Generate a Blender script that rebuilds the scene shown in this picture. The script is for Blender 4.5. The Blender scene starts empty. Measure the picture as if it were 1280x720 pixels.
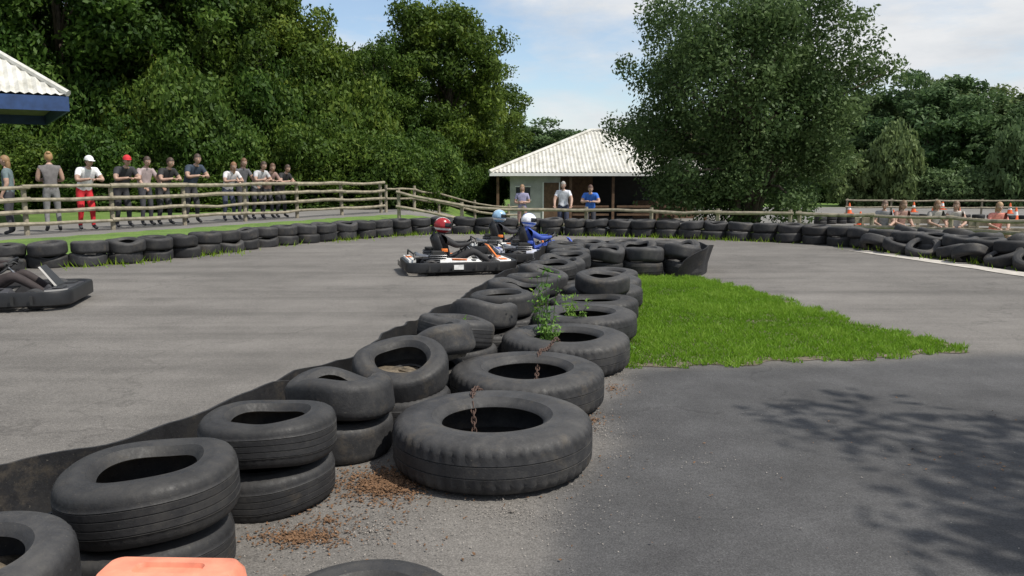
import bpy, math, random
import numpy as np
from mathutils import Vector, Matrix, Euler, noise
random.seed(7)
rng = np.random.default_rng(7)
S = bpy.context.scene
COL = S.collection
R = math.radians

# ------------------------------------------------------------------ materials
def newmat(name):
    m = bpy.data.materials.new(name); m.use_nodes = True
    nt = m.node_tree; b = nt.nodes["Principled BSDF"]
    return m, nt, b
def ramp(nt, fac, stops):
    r = nt.nodes.new('ShaderNodeValToRGB')
    el = r.color_ramp.elements
    el[0].position, el[0].color = stops[0][0], (*stops[0][1], 1)
    el[1].position, el[1].color = stops[-1][0], (*stops[-1][1], 1)
    for p, c in stops[1:-1]:
        e = el.new(p); e.color = (*c, 1)
    nt.links.new(fac, r.inputs[0]); return r.outputs[0]
def noisen(nt, scale, detail=4, rough=.55, coord=None, dist=0):
    n = nt.nodes.new('ShaderNodeTexNoise')
    n.inputs['Scale'].default_value = scale; n.inputs['Detail'].default_value = detail
    n.inputs['Roughness'].default_value = rough; n.inputs['Distortion'].default_value = dist
    if coord is None:
        tc = nt.nodes.new('ShaderNodeTexCoord'); coord = tc.outputs['Object']
    nt.links.new(coord, n.inputs['Vector']); return n.outputs['Fac']
def mix(nt, a, b, fac, mode='MIX'):
    m = nt.nodes.new('ShaderNodeMix'); m.data_type = 'RGBA'; m.blend_type = mode
    for sock, v in ((m.inputs[0], fac), (m.inputs[6], a), (m.inputs[7], b)):
        if isinstance(v, bpy.types.NodeSocket): nt.links.new(v, sock)
        elif isinstance(v, (int, float)): sock.default_value = v
        else: sock.default_value = (*v, 1)
    return m.outputs[2]
def bump(nt, b, h, strength=.3, dist=.01):
    n = nt.nodes.new('ShaderNodeBump'); n.inputs['Strength'].default_value = strength
    n.inputs['Distance'].default_value = dist
    nt.links.new(h, n.inputs['Height']); nt.links.new(n.outputs[0], b.inputs['Normal'])
def simple(name, col, rough=.6, var=.25, scale=8, metal=0, bmp=0, spec=.5):
    m, nt, b = newmat(name)
    f = noisen(nt, scale, 5)
    lo = tuple(c*(1-var) for c in col); hi = tuple(min(1, c*(1+var)) for c in col)
    nt.links.new(ramp(nt, f, [(.3, lo), (.7, hi)]), b.inputs['Base Color'])
    b.inputs['Roughness'].default_value = rough; b.inputs['Metallic'].default_value = metal
    b.inputs['Specular IOR Level'].default_value = spec
    if bmp: bump(nt, b, noisen(nt, scale*6, 3), bmp, .01)
    return m

def asphalt_mat(name, base, dark):
    m, nt, b = newmat(name)
    big = noisen(nt, .35, 5, .6, dist=.6)
    mid = noisen(nt, 2.2, 5, .6)
    fine = noisen(nt, 110, 2, .8)
    fine2 = noisen(nt, 38, 3, .8)
    tc0 = nt.nodes.new('ShaderNodeTexCoord'); mp0 = nt.nodes.new('ShaderNodeMapping'); mp0.inputs['Rotation'].default_value = (0, 0, -.35); mp0.inputs['Scale'].default_value = (.10, 1.4, 1)
    nt.links.new(tc0.outputs['Object'], mp0.inputs['Vector'])
    streak = noisen(nt, 1.0, 5, .65, mp0.outputs[0])
    c = ramp(nt, big, [(.3, tuple(x*.80 for x in base)), (.7, tuple(x*1.14 for x in base))])
    c = mix(nt, c, ramp(nt, streak, [(.34, (.74,)*3), (.55, (1.0,)*3), (.7, (1.07,)*3)]), 1, 'MULTIPLY')
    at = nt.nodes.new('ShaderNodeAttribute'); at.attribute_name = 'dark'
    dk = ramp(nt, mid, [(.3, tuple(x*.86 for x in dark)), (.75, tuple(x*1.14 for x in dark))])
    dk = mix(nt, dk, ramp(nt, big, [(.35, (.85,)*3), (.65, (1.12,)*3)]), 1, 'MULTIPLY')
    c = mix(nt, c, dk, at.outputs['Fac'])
    c = mix(nt, c, ramp(nt, mid, [(.3, (.87,)*3), (.7, (1.06,)*3)]), 1, 'MULTIPLY')
    c = mix(nt, c, ramp(nt, fine, [(.3, (.55,)*3), (.5, (.97,)*3), (.72, (1.6,)*3)]), .75, 'MULTIPLY')
    c = mix(nt, c, ramp(nt, fine2, [(.3, (.72,)*3), (.7, (1.2,)*3)]), .7, 'MULTIPLY')
    tc = nt.nodes.new('ShaderNodeTexCoord'); v = nt.nodes.new('ShaderNodeTexVoronoi')
    v.feature = 'DISTANCE_TO_EDGE'; v.inputs['Scale'].default_value = .33
    w = nt.nodes.new('ShaderNodeTexNoise'); w.inputs['Scale'].default_value = 2.5; w.inputs['Detail'].default_value = 5
    nt.links.new(tc.outputs['Object'], w.inputs['Vector'])
    va = nt.nodes.new('ShaderNodeVectorMath'); va.operation = 'ADD'
    sc = nt.nodes.new('ShaderNodeVectorMath'); sc.operation = 'SCALE'; sc.inputs['Scale'].default_value = .9
    nt.links.new(w.outputs['Color'], sc.inputs[0]); nt.links.new(tc.outputs['Object'], va.inputs[0]); nt.links.new(sc.outputs[0], va.inputs[1])
    nt.links.new(va.outputs[0], v.inputs['Vector'])
    c = mix(nt, c, ramp(nt, v.outputs['Distance'], [(0, (.6,)*3), (.007, (1,)*3)]), .6, 'MULTIPLY')
    nt.links.new(c, b.inputs['Base Color'])
    b.inputs['Roughness'].default_value = .85; b.inputs['Specular IOR Level'].default_value = .3
    bump(nt, b, fine, .5, .006)
    return m
M_ASPH = asphalt_mat('asphalt', (.163, .152, .140), (.072, .071, .072))

def terrain_mat():
    m, nt, b = newmat('verge_ground')
    at = nt.nodes.new('ShaderNodeAttribute'); at.attribute_name = 'paved'
    g = ramp(nt, noisen(nt, 1.2, 6, .7), [(.3, (.06, .11, .018)), (.55, (.11, .19, .03)), (.75, (.17, .20, .06))])
    g = mix(nt, g, ramp(nt, noisen(nt, 25, 4, .8), [(.3, (.5,)*3), (.7, (1.4,)*3)]), 1, 'MULTIPLY')
    a = ramp(nt, noisen(nt, .5, 5), [(.3, (.14, .135, .125)), (.7, (.19, .18, .17))])
    nz = noisen(nt, 1.5, 5)
    ad = nt.nodes.new('ShaderNodeMath'); ad.operation = 'MULTIPLY_ADD'; ad.inputs[1].default_value = .5; ad.inputs[2].default_value = -.25
    nt.links.new(nz, ad.inputs[0])
    s = nt.nodes.new('ShaderNodeMath'); s.operation = 'ADD'
    nt.links.new(at.outputs['Fac'], s.inputs[0]); nt.links.new(ad.outputs[0], s.inputs[1])
    f = ramp(nt, s.outputs[0], [(.42, (0,)*3), (.58, (1,)*3)])
    nt.links.new(mix(nt, g, a, f), b.inputs['Base Color'])
    b.inputs['Roughness'].default_value = .95
    bump(nt, b, noisen(nt, 30, 4), .6, .03)
    return m
M_TERR = terrain_mat()

def rubber_mat(name, base, dust, upw=.75):
    m, nt, b = newmat(name)
    tc = nt.nodes.new('ShaderNodeTexCoord')
    oi = nt.nodes.new('ShaderNodeObjectInfo')
    va = nt.nodes.new('ShaderNodeVectorMath'); va.operation = 'ADD'
    nt.links.new(tc.outputs['Object'], va.inputs[0])
    sc = nt.nodes.new('ShaderNodeVectorMath'); sc.operation = 'SCALE'; sc.inputs[0].default_value = (9, 5, 7)
    nt.links.new(oi.outputs['Random'], sc.inputs['Scale']); nt.links.new(sc.outputs[0], va.inputs[1])
    co = va.outputs[0]
    f = noisen(nt, 4, 8, .75, co); f2 = noisen(nt, 40, 4, .7, co); f3 = noisen(nt, 130, 2, .7, co)
    c = ramp(nt, f, [(.32, base), (.5, tuple(x*1.8 for x in base)), (.66, dust)])
    geo = nt.nodes.new('ShaderNodeNewGeometry'); sx = nt.nodes.new('ShaderNodeSeparateXYZ')
    nt.links.new(geo.outputs['Normal'], sx.inputs[0])
    up = ramp(nt, sx.outputs[2], [(.2, (0,)*3), (.95, (upw,)*3)])
    upn = mix(nt, up, ramp(nt, f, [(.3, (.25,)*3), (.65, (1,)*3)]), 1, 'MULTIPLY')
    upn = mix(nt, upn, ramp(nt, f2, [(.3, (.5,)*3), (.7, (1,)*3)]), 1, 'MULTIPLY')
    c = mix(nt, c, tuple(x*1.35 for x in dust), upn)
    mud = ramp(nt, noisen(nt, 3.3, 7, .78, co), [(.55, (0,)*3), (.70, (.6,)*3)])
    c = mix(nt, c, (.085, .070, .052), mud)
    sp = ramp(nt, f3, [(.66, (0,)*3), (.74, (.5,)*3)])
    c = mix(nt, c, (.14, .125, .10), sp)
    c = mix(nt, c, ramp(nt, oi.outputs['Random'], [(0, (.72,)*3), (1, (1.3,)*3)]), 1, 'MULTIPLY')
    nt.links.new(c, b.inputs['Base Color'])
    nt.links.new(ramp(nt, f2, [(.3, (.5,)*3), (.7, (.8,)*3)]), b.inputs['Roughness'])
    b.inputs['Specular IOR Level'].default_value = .38
    bump(nt, b, f2, .35, .006)
    return m
M_TYRE = rubber_mat('tyre_rubber', (.013, .013, .014), (.046, .044, .042))
M_BELT = rubber_mat('belt_rubber', (.009, .009, .010), (.024, .023, .022), .3)

def leaf_mat(name, c0, c1, c2, trans=.35):
    m, nt, b = newmat(name)
    at = nt.nodes.new('ShaderNodeAttribute'); at.attribute_name = 'tint'
    oi = nt.nodes.new('ShaderNodeObjectInfo')
    c = ramp(nt, at.outputs['Fac'], [(.0, c0), (.5, c1), (1, c2)])
    c = mix(nt, c, ramp(nt, oi.outputs['Random'], [(0, (.72, .84, .8)), (.5, (1, 1, 1)), (1, (1.3, 1.12, .9))]), 1, 'MULTIPLY')
    nt.links.new(c, b.inputs['Base Color'])
    b.inputs['Roughness'].default_value = .6; b.inputs['Specular IOR Level'].default_value = .22
    t = nt.nodes.new('ShaderNodeBsdfTranslucent'); nt.links.new(c, t.inputs['Color'])
    mx = nt.nodes.new('ShaderNodeMixShader'); mx.inputs[0].default_value = trans
    nt.links.new(b.outputs[0], mx.inputs[1]); nt.links.new(t.outputs[0], mx.inputs[2])
    nt.links.new(mx.outputs[0], nt.nodes['Material Output'].inputs['Surface'])
    return m
M_LEAF = leaf_mat('woodland_leaves', (.022, .05, .008), (.062, .115, .017), (.145, .21, .034))
M_LEAF2 = leaf_mat('broadleaf_leaves', (.04, .07, .022), (.095, .14, .045), (.17, .22, .085))
M_LEAF_HAZE = leaf_mat('hazed_far_leaves', (.06, .10, .04), (.115, .17, .065), (.17, .235, .10))  # distance haze put into the leaf colour: brighter than the near leaves
M_GRASS = leaf_mat('grass_blades', (.10, .20, .008), (.17, .31, .018), (.30, .42, .06), .45)
M_WEED = leaf_mat('weed_leaves', (.07, .14, .02), (.13, .25, .045), (.2, .34, .08), .4)
M_BARK = simple('bark', (.09, .07, .05), .9, .4, 6, bmp=.6)
M_SOIL = simple('soil', (.13, .105, .075), .95, .5, 20, bmp=.5)
M_WOOD = simple('weathered_timber', (.24, .21, .155), .85, .4, 7, bmp=.4)
M_CONC = simple('pale_concrete', (.42, .39, .35), .9, .25, 5, bmp=.3)
M_GRIT = simple('grit', (.22, .20, .18), .95, .6, 60)
M_PLBLK = simple('black_plastic', (.012, .012, .013), .45, .3, 10)
M_STEEL = simple('steel', (.35, .35, .36), .35, .2, 12, metal=.9)
M_RUST = simple('rusty_chain', (.085, .05, .038), .8, .5, 60, bmp=.4)
M_ORANGE = simple('orange_plastic', (.68, .24, .15), .55, .25, 12)
M_CONE = simple('cone_plastic', (.75, .14, .04), .5, .15, 9)
M_WHITEP = simple('white_paint', (.75, .75, .73), .4, .08, 5)
M_BLUEP = simple('blue_paint', (.02, .05, .14), .5, .25, 5)
M_WALL = simple('rendered_wall', (.42, .42, .40), .85, .15, 3, bmp=.2)
M_BROWN = simple('brown_timber', (.12, .07, .04), .8, .35, 6)
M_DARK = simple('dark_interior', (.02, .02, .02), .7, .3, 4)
M_GLASS = simple('window_glass', (.03, .035, .04), .08, .2, 2)
M_MULCH = simple('leaf_litter', (.15, .082, .042), .95, .6, 90, bmp=.4)
M_SLEEPER = simple('ceiling_board', (.16, .15, .13), .8, .3, 4)

def roof_mat():
    m, nt, b = newmat('corrugated_roof')
    c = ramp(nt, noisen(nt, 2.0, 7, .7), [(.3, (.34, .33, .28)), (.5, (.52, .51, .47)), (.75, (.68, .67, .63))])
    nt.links.new(c, b.inputs['Base Color']); b.inputs['Roughness'].default_value = .75
    return m
M_ROOF = roof_mat()

# ------------------------------------------------------------------ mesh builder
class MB:
    def __init__(s): s.v=[]; s.f=[]; s.m=[]; s.mats=[]
    def mi(s, mat):
        if mat not in s.mats: s.mats.append(mat)
        return s.mats.index(mat)
    def add(s, vs, fs, mat):
        o=len(s.v); s.v.extend([tuple(v) for v in vs]); k=s.mi(mat)
        for f in fs: s.f.append(tuple(i+o for i in f)); s.m.append(k)
    def box(s, c, d, mat, rot=(0,0,0)):
        e=Euler(rot).to_matrix(); c=Vector(c); vs=[]
        for x in(-.5,.5):
            for y in(-.5,.5):
                for z in(-.5,.5): vs.append(c+e@Vector((x*d[0],y*d[1],z*d[2])))
        s.add(vs,[(0,1,3,2),(4,6,7,5),(0,4,5,1),(2,3,7,6),(0,2,6,4),(1,5,7,3)],mat)
    def tube(s, pts, rad, mat, n=8, closed=False):
        pts=[Vector(p) for p in pts]
        if not hasattr(rad,'__len__'): rad=[rad]*len(pts)
        vs=[]; L=len(pts); prev=None
        for i,p in enumerate(pts):
            a=pts[(i-1)%L] if (closed or i>0) else p
            b=pts[(i+1)%L] if (closed or i<L-1) else p
            t=(b-a).normalized() if (b-a).length>1e-9 else Vector((0,0,1))
            if prev is None:
                r=Vector((0,0,1)) if abs(t.z)<.9 else Vector((1,0,0)); u=t.cross(r).normalized()
            else:
                u=(prev-t*prev.dot(t)).normalized()
            prev=u; w=t.cross(u)
            for k in range(n):
                an=2*math.pi*k/n; vs.append(p+(u*math.cos(an)+w*math.sin(an))*rad[i])
        fs=[]
        for i in range(L if closed else L-1):
            j=(i+1)%L
            for k in range(n): fs.append((i*n+k,i*n+(k+1)%n,j*n+(k+1)%n,j*n+k))
        if not closed: fs.append(tuple(range(n))[::-1]); fs.append(tuple((L-1)*n+k for k in range(n)))
        s.add(vs,fs,mat)
    def ell(s, c, r, mat, rot=(0,0,0), nu=16, nv=10, fn=None, keep=None):
        e=Euler(rot).to_matrix(); c=Vector(c); vs=[];
        raw=[]
        for j in range(nv+1):
            ph=math.pi*j/nv
            for i in range(nu):
                th=2*math.pi*i/nu
                p=Vector((math.sin(ph)*math.cos(th),math.sin(ph)*math.sin(th),math.cos(ph)))
                if fn: p=fn(p)
                raw.append(p); vs.append(c+e@Vector((p.x*r[0],p.y*r[1],p.z*r[2])))
        fs=[]
        for j in range(nv):
            for i in range(nu):
                f=(j*nu+i,(j+1)*nu+i,(j+1)*nu+(i+1)%nu,j*nu+(i+1)%nu)
                if keep:
                    q=(raw[f[0]]+raw[f[1]]+raw[f[2]]+raw[f[3]])/4
                    if not keep(q): continue
                fs.append(f)
        s.add(vs,fs,mat)
    def revolve(s, prof, mat, n=24, axis='Z', c=(0,0,0), closed=True, fn=None):
        vs=[]; P=len(prof); c=Vector(c)
        for i in range(n):
            a=2*math.pi*i/n
            for r,z in prof:
                p=Vector((r*math.cos(a),r*math.sin(a),z))
                if fn: p=fn(p,a)
                if axis=='Y': p=Vector((p.x,p.z,p.y))
                elif axis=='X': p=Vector((p.z,p.x,p.y))
                vs.append(c+p)
        fs=[]
        for i in range(n):
            j=(i+1)%n
            for k in range(P if closed else P-1):
                l=(k+1)%P; fs.append((i*P+k,j*P+k,j*P+l,i*P+l))
        s.add(vs,fs,mat)
    def sweep(s, path, prof, mat, closed=True):
        L=len(path); P=len(prof); vs=[]
        for i in range(L):
            a=Vector(path[(i-1)%L if (closed or i>0) else i]); b=Vector(path[(i+1)%L if (closed or i<L-1) else i])
            t=(b-a).normalized(); nrm=Vector((t.y,-t.x))
            p=Vector(path[i])
            for o,z in prof: vs.append((p.x+nrm.x*o,p.y+nrm.y*o,z))
        fs=[]
        for i in range(L if closed else L-1):
            j=(i+1)%L
            for k in range(P):
                l=(k+1)%P; fs.append((i*P+k,j*P+k,j*P+l,i*P+l))
        s.add(vs,fs,mat)
    def mesh(s, name, smooth=True, bevel=0):
        me=bpy.data.meshes.new(name); me.from_pydata(s.v,[],s.f); me.update()
        for m in s.mats: me.materials.append(m)
        me.polygons.foreach_set('material_index',s.m)
        me.polygons.foreach_set('use_smooth',[smooth]*len(s.f))
        return me
    def obj(s, name, smooth=True, parent=None, loc=(0,0,0), rot=(0,0,0), bevel=0, angle=35):
        me=s.mesh(name,smooth); o=bpy.data.objects.new(name,me); COL.objects.link(o)
        o.location=loc; o.rotation_euler=rot
        if parent: o.parent=parent
        if smooth and angle:
            try: me.set_sharp_from_angle(angle=R(angle))
            except Exception: pass
        if bevel:
            b=o.modifiers.new('b','BEVEL'); b.width=bevel; b.segments=2; b.limit_method='ANGLE'
        return o
def empty(name, loc=(0,0,0), rot=(0,0,0), sc=1):
    e=bpy.data.objects.new(name,None); COL.objects.link(e); e.location=loc; e.rotation_euler=rot; e.scale=(sc,)*3
    e.empty_display_size=.2
    return e
def inst(name, me, loc, rot=(0,0,0), sc=(1,1,1), parent=None):
    o=bpy.data.objects.new(name,me); COL.objects.link(o); o.location=loc; o.rotation_euler=rot; o.scale=sc
    if parent: o.parent=parent
    return o

def resample(path, step):
    P=[Vector(p) for p in path]; out=[P[0].copy()]; carry=0
    for a,b in zip(P[:-1],P[1:]):
        L=(b-a).length; d=step-carry
        while d<=L:
            out.append(a+(b-a)*(d/L)); d+=step
        carry=L-(d-step)
    return out
def smoothpath(path, k=6):
    P=[Vector(p) for p in path]; out=[]
    for i in range(len(P)-1):
        p0=P[max(i-1,0)];p1=P[i];p2=P[i+1];p3=P[min(i+2,len(P)-1)]
        for j in range(k):
            t=j/k
            out.append(.5*((2*p1)+(p2-p0)*t+(2*p0-5*p1+4*p2-p3)*t*t+(3*p1-p0-3*p2+p3)*t**3))
    out.append(P[-1]); return out

# ------------------------------------------------------------------ terrain
BAR=[(-20,9.6),(-15,10.8),(-11,12),(-8,13.0),(-6.75,13.7),(-6.0,15.1),(-5.1,17.3),(-3.75,19.2),(-2.9,20.2),(-1.7,20.9),(0,20.8),(1.6,20.3),(3.2,19.8),(4.95,19.0),(6.4,18.0),(7.2,17.0),(7.6,16),(8.05,14.8),(8.35,13.6),(8.7,12.3),(9.3,10),(10.2,7),(11,2),(11.5,-6)]
BARS=smoothpath(BAR,5)
FEN_A=np.array((-11.9,16.2)); FEN_B=np.array((-4.7,29.0))
def sstep(a,b,x): t=np.clip((x-a)/(b-a),0,1); return t*t*(3-2*t)
bp=np.array([[p.x,p.y] for p in BARS])
poly=np.vstack([bp,[[11.5,-25],[-20,-25]]])
def inside(x,y,pl):
    c=np.zeros(x.shape,bool); n=len(pl)
    for i in range(n):
        x1,y1=pl[i]; x2,y2=pl[(i+1)%n]
        if y1==y2: continue
        cond=((y1>y)!=(y2>y))&(x<(x2-x1)*(y-y1)/(y2-y1)+x1)
        c^=cond
    return c
def dist_pl(x,y,pl,closed=False):
    d=np.full(x.shape,1e9)
    for i in range(len(pl)-(0 if closed else 1)):
        a=pl[i]; b=pl[(i+1)%len(pl)]; ab=b-a; L=max((ab**2).sum(),1e-9)
        t=np.clip(((x-a[0])*ab[0]+(y-a[1])*ab[1])/L,0,1)
        d=np.minimum(d,np.hypot(x-(a[0]+t*ab[0]),y-(a[1]+t*ab[1])))
    return d
def zf(x,y):
    x=np.asarray(x,float); y=np.asarray(y,float)
    d=dist_pl(x,y,bp); d=np.where(inside(x,y,poly),0,d)
    w=sstep(-4.5,-.5,x)
    return .17*sstep(.8,2.5,d)*(1-w)+w*(-.45*sstep(.6,3.2,d)-.4*sstep(4,20,d))
def gz(x,y): return float(zf(np.array([x]),np.array([y]))[0])
xs=np.concatenate([np.linspace(-260,-32,20),np.arange(-30,-16,1.),np.arange(-16,18,.4),np.arange(18,40,1.),np.linspace(42,260,20)])
ys=np.concatenate([np.linspace(-60,-8,10),np.arange(-6,10,1.),np.arange(10,34,.4),np.arange(34,60,1.),np.linspace(62,420,24)])
GX,GY=np.meshgrid(xs,ys); gx=GX.ravel(); gy=GY.ravel(); gzv=zf(gx,gy)
nx,ny=len(xs),len(ys)
faces=[(j*nx+i,j*nx+i+1,(j+1)*nx+i+1,(j+1)*nx+i) for j in range(ny-1) for i in range(nx-1)]
me=bpy.data.meshes.new('ground'); me.from_pydata(np.stack([gx,gy,gzv],1).tolist(),[],faces); me.materials.append(M_TERR)
me.polygons.foreach_set('use_smooth',[True]*len(faces))
ab=(FEN_B-FEN_A)/np.linalg.norm(FEN_B-FEN_A); nrm=np.array((-ab[1],ab[0]))
df=(gx-FEN_A[0])*nrm[0]+(gy-FEN_A[1])*nrm[1]
paved=np.where((gx<-1)&(df>-1.0)&(df<4.5)&(gy<36),1.,0.)
paved=np.where((gx>-2)&(gy>24.5)&(gy<33)&(gx<5),1.,paved)
paved=np.where((gx>2)&(gy>23)&(gy<62)&~((np.hypot(gx-9,gy-32)<3.6)),1.,paved)
paved=np.where((gx>9.6)&(gy>12)&(gy<=23)&(gx+gy>33),1.,paved)
at=me.attributes.new('paved','FLOAT','POINT'); at.data.foreach_set('value',paved)
o=bpy.data.objects.new('ground',me); COL.objects.link(o)
b=MB(); b.add([(p[0],p[1],.004) for p in poly],[tuple(range(len(poly)))[::-1]],M_ASPH); b.obj('race_track_road',False)
px=np.arange(-3,12,.1); py=np.arange(-6,11,.1); PX,PY=np.meshgrid(px,py); qx=PX.ravel(); qy=PY.ravel()
dp=np.array([(.95,6.12),(2.5,6.3),(3.9,6.62),(8,6.95),(13,7.2),(13,-8),(-.3,-8),(-.15,1.5),(0,2.85),(.21,3.4),(.42,4.3),(.62,5.2),(.78,5.8)])
wx=qx+np.array([noise.noise(Vector((a*1.5,c*1.5,0)))*.16+noise.noise(Vector((a*5,c*5,3)))*.05 for a,c in zip(qx,qy)])
sd=dist_pl(wx,qy,dp,True)*np.where(inside(wx,qy,dp),1,-1)
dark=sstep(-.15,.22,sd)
keepv=dist_pl(qx,qy,bp)>.35
nx2=len(px)
me=bpy.data.meshes.new('paddock_road')
ins=inside(qx,qy,poly)&keepv
fs=[]
for j in range(len(py)-1):
    for i in range(nx2-1):
        a=j*nx2+i
        if ins[a] and ins[a+1] and ins[a+nx2] and ins[a+nx2+1]: fs.append((a,a+1,a+nx2+1,a+nx2))
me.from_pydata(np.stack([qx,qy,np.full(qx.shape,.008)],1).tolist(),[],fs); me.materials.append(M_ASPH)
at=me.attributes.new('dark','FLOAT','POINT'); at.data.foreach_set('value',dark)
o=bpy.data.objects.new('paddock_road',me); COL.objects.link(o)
b=MB(); st=smoothpath([(6.95,16.0),(7.5,13.6),(7.8,12.0),(8.2,9.5),(8.9,6.5)],6)
vs=[];fs=[]
for i,p in enumerate(st):
    w=.2+noise.noise(p.to_3d()*2)*.05
    vs+= [(p.x-w,p.y,.013),(p.x+w,p.y,.013)]
    if i: fs.append((2*i-2,2*i-1,2*i+1,2*i))
b.add(vs,fs,M_CONC); b.obj('concrete_strip_pavement',False)

# ------------------------------------------------------------------ grass
gp=[(.75,11.9),(1.6,11.75),(2.75,11.75),(3.0,11.0),(3.25,9.9),(3.4,8.7),(3.62,7.7),(3.95,6.9),(3.9,6.7),(3.3,6.5),(2.4,6.35),(1.6,6.2),(1.0,6.15),(.75,6.4),(.5,7.5),(.6,9),(.7,10.5)]
gps=[]
L=len(gp)
for i in range(L):
    a=Vector(gp[i]); c=Vector(gp[(i+1)%L])
    for k in range(10):
        p=a+(c-a)*k/10; p+=Vector((noise.noise((p*3).to_3d()),noise.noise((p*3).to_3d()+Vector((9,9,9)))))*.12
        gps.append(p)
b=MB(); b.add([(p.x,p.y,.013) for p in gps],[tuple(range(len(gps)))],M_SOIL); gi=b.obj('grass',False)
garr=np.array([[p.x,p.y] for p in gps])
def trimesh(name,V,t,mat):
    n=len(t)
    me=bpy.data.meshes.new(name); me.vertices.add(n*3); me.vertices.foreach_set('co',V.ravel()); me.loops.add(n*3); me.loops.foreach_set('vertex_index',np.arange(n*3)); me.polygons.add(n); me.polygons.foreach_set('loop_start',np.arange(n)*3); me.polygons.foreach_set('loop_total',np.full(n,3)); me.update(calc_edges=True)
    me.materials.append(mat); a_=me.attributes.new('tint','FLOAT','FACE'); a_.data.foreach_set('value',t); return me
def blade_geo(x,y,z,h,w,lean=.45):
    n=len(x)
    a=rng.uniform(0,2*np.pi,n); lx=rng.normal(0,lean,n)*h; ly=rng.normal(0,lean,n)*h
    dx=np.cos(a)*w/2; dy=np.sin(a)*w/2
    V=np.empty((n,3,3)); V[:,0]=np.stack([x-dx,y-dy,z],1); V[:,1]=np.stack([x+dx,y+dy,z],1); V[:,2]=np.stack([x+lx,y+ly,z+h],1)
    return V
n=165000
x=rng.uniform(.35,4.15,n); y=rng.uniform(6,12,n)
nz=np.array([noise.noise(Vector((a*1.3,c*1.3,5))) for a,c in zip(x,y)])
nz2=np.array([noise.noise(Vector((a*6,c*6,2))) for a,c in zip(x,y)])
ok=inside(x,y,garr); ed=dist_pl(x,y,garr,True)
ok=(ok&((ed>.10)|(rng.uniform(0,1,n)<.5+nz2)))|((~ok)&(ed<.07)&(nz2>.15)&(rng.uniform(0,1,n)<.5))
x=x[ok];y=y[ok];nz=nz[ok];nz2=nz2[ok]
h=rng.uniform(.015,.05,len(x))*(1+.6*nz+.6*nz2)
V=blade_geo(x,y,np.full(len(x),.01),np.maximum(h,.008),.011,.6)
t=np.clip(.5+.45*nz+.35*nz2+rng.normal(0,.18,len(x)),0,1)
inst('blades',trimesh('blades',V,t,M_GRASS),(0,0,0),parent=gi)
xx=[];yy=[]
for p in resample([(v.x,v.y) for v in BARS],.05):
    if p.y<9 and p.x>0: continue
    if p.x<-14: continue
    k=noise.noise(Vector((p.x*.8,p.y*.8,3)))
    if k>.0:
        for _ in range(14): xx.append(p.x+random.gauss(0,.30)); yy.append(p.y+random.gauss(0,.30))
xx=np.array(xx); yy=np.array(yy)
V=blade_geo(xx,yy,zf(xx,yy),rng.uniform(.05,.16,len(xx)),.02,.4)
inst('verge_grass',trimesh('verge_grass',V,rng.uniform(.1,.9,len(xx)),M_GRASS),(0,0,0))

# ------------------------------------------------------------------ leaves / trees
def leafmesh(name, C, O, s, tint, mat, asp=.5):
    n=len(C)
    nr=O*.7+rng.normal(0,.6,(n,3)); nr/=np.linalg.norm(nr,axis=1)[:,None]+1e-9
    u=np.cross(nr,rng.normal(0,1,(n,3))); u/=np.linalg.norm(u,axis=1)[:,None]+1e-9
    v=np.cross(nr,u); s=s[:,None]
    V=np.empty((n,4,3)); V[:,0]=C-u*s; V[:,1]=C+v*s*asp; V[:,2]=C+u*s; V[:,3]=C-v*s*asp
    me=bpy.data.meshes.new(name); me.vertices.add(n*4); me.vertices.foreach_set('co',V.ravel()); me.loops.add(n*4); me.loops.foreach_set('vertex_index',np.arange(n*4)); me.polygons.add(n); me.polygons.foreach_set('loop_start',np.arange(n)*4); me.polygons.foreach_set('loop_total',np.full(n,4)); me.update(calc_edges=True)
    me.materials.append(mat); a=me.attributes.new('tint','FLOAT','FACE'); a.data.foreach_set('value',np.clip(tint,0,1))
    return me
def crown(nb, cen, rad, br, per, ls, power=2.0, seed=1, lo=.45, droop=0):
    g=np.random.default_rng(seed)
    Cs=[];Os=[];Ts=[];Ss=[];blobs=[]
    for _ in range(nb):
        d=g.normal(0,1,3); d/=np.linalg.norm(d)
        k=(np.abs(d)**power).sum()**(-1/power)
        rr=(g.uniform(lo**3,1))**(1/3)*g.uniform(.86,1.08)
        c=np.array(cen)+d*k*rr*np.array(rad)
        r=g.uniform(*br)*(1.15-.35*rr)
        blobs.append((c,r))
        m=int(per*(r/np.mean(br))**2)
        dd=g.normal(0,1,(m,3)); dd/=np.linalg.norm(dd,axis=1)[:,None]
        sh=np.array([g.uniform(.9,1.35),g.uniform(.9,1.35),g.uniform(.6,.85)])
        rad_=g.uniform(.35,1.0,m)**.6*(1+.3*np.sin(dd[:,0]*5+g.uniform(0,6))*np.cos(dd[:,1]*4+g.uniform(0,6)))
        P=c+dd*rad_[:,None]*r*sh
        P[:,2]-=droop*g.uniform(0,1,m)**3*r
        bt=g.uniform(.2,.7)
        Cs.append(P);Os.append(dd);Ts.append(bt+g.normal(0,.16,m));Ss.append(g.uniform(.6,1.3,m)*ls)
    return np.vstack(Cs),np.vstack(Os),np.concatenate(Ss),np.concatenate(Ts),blobs
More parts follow.
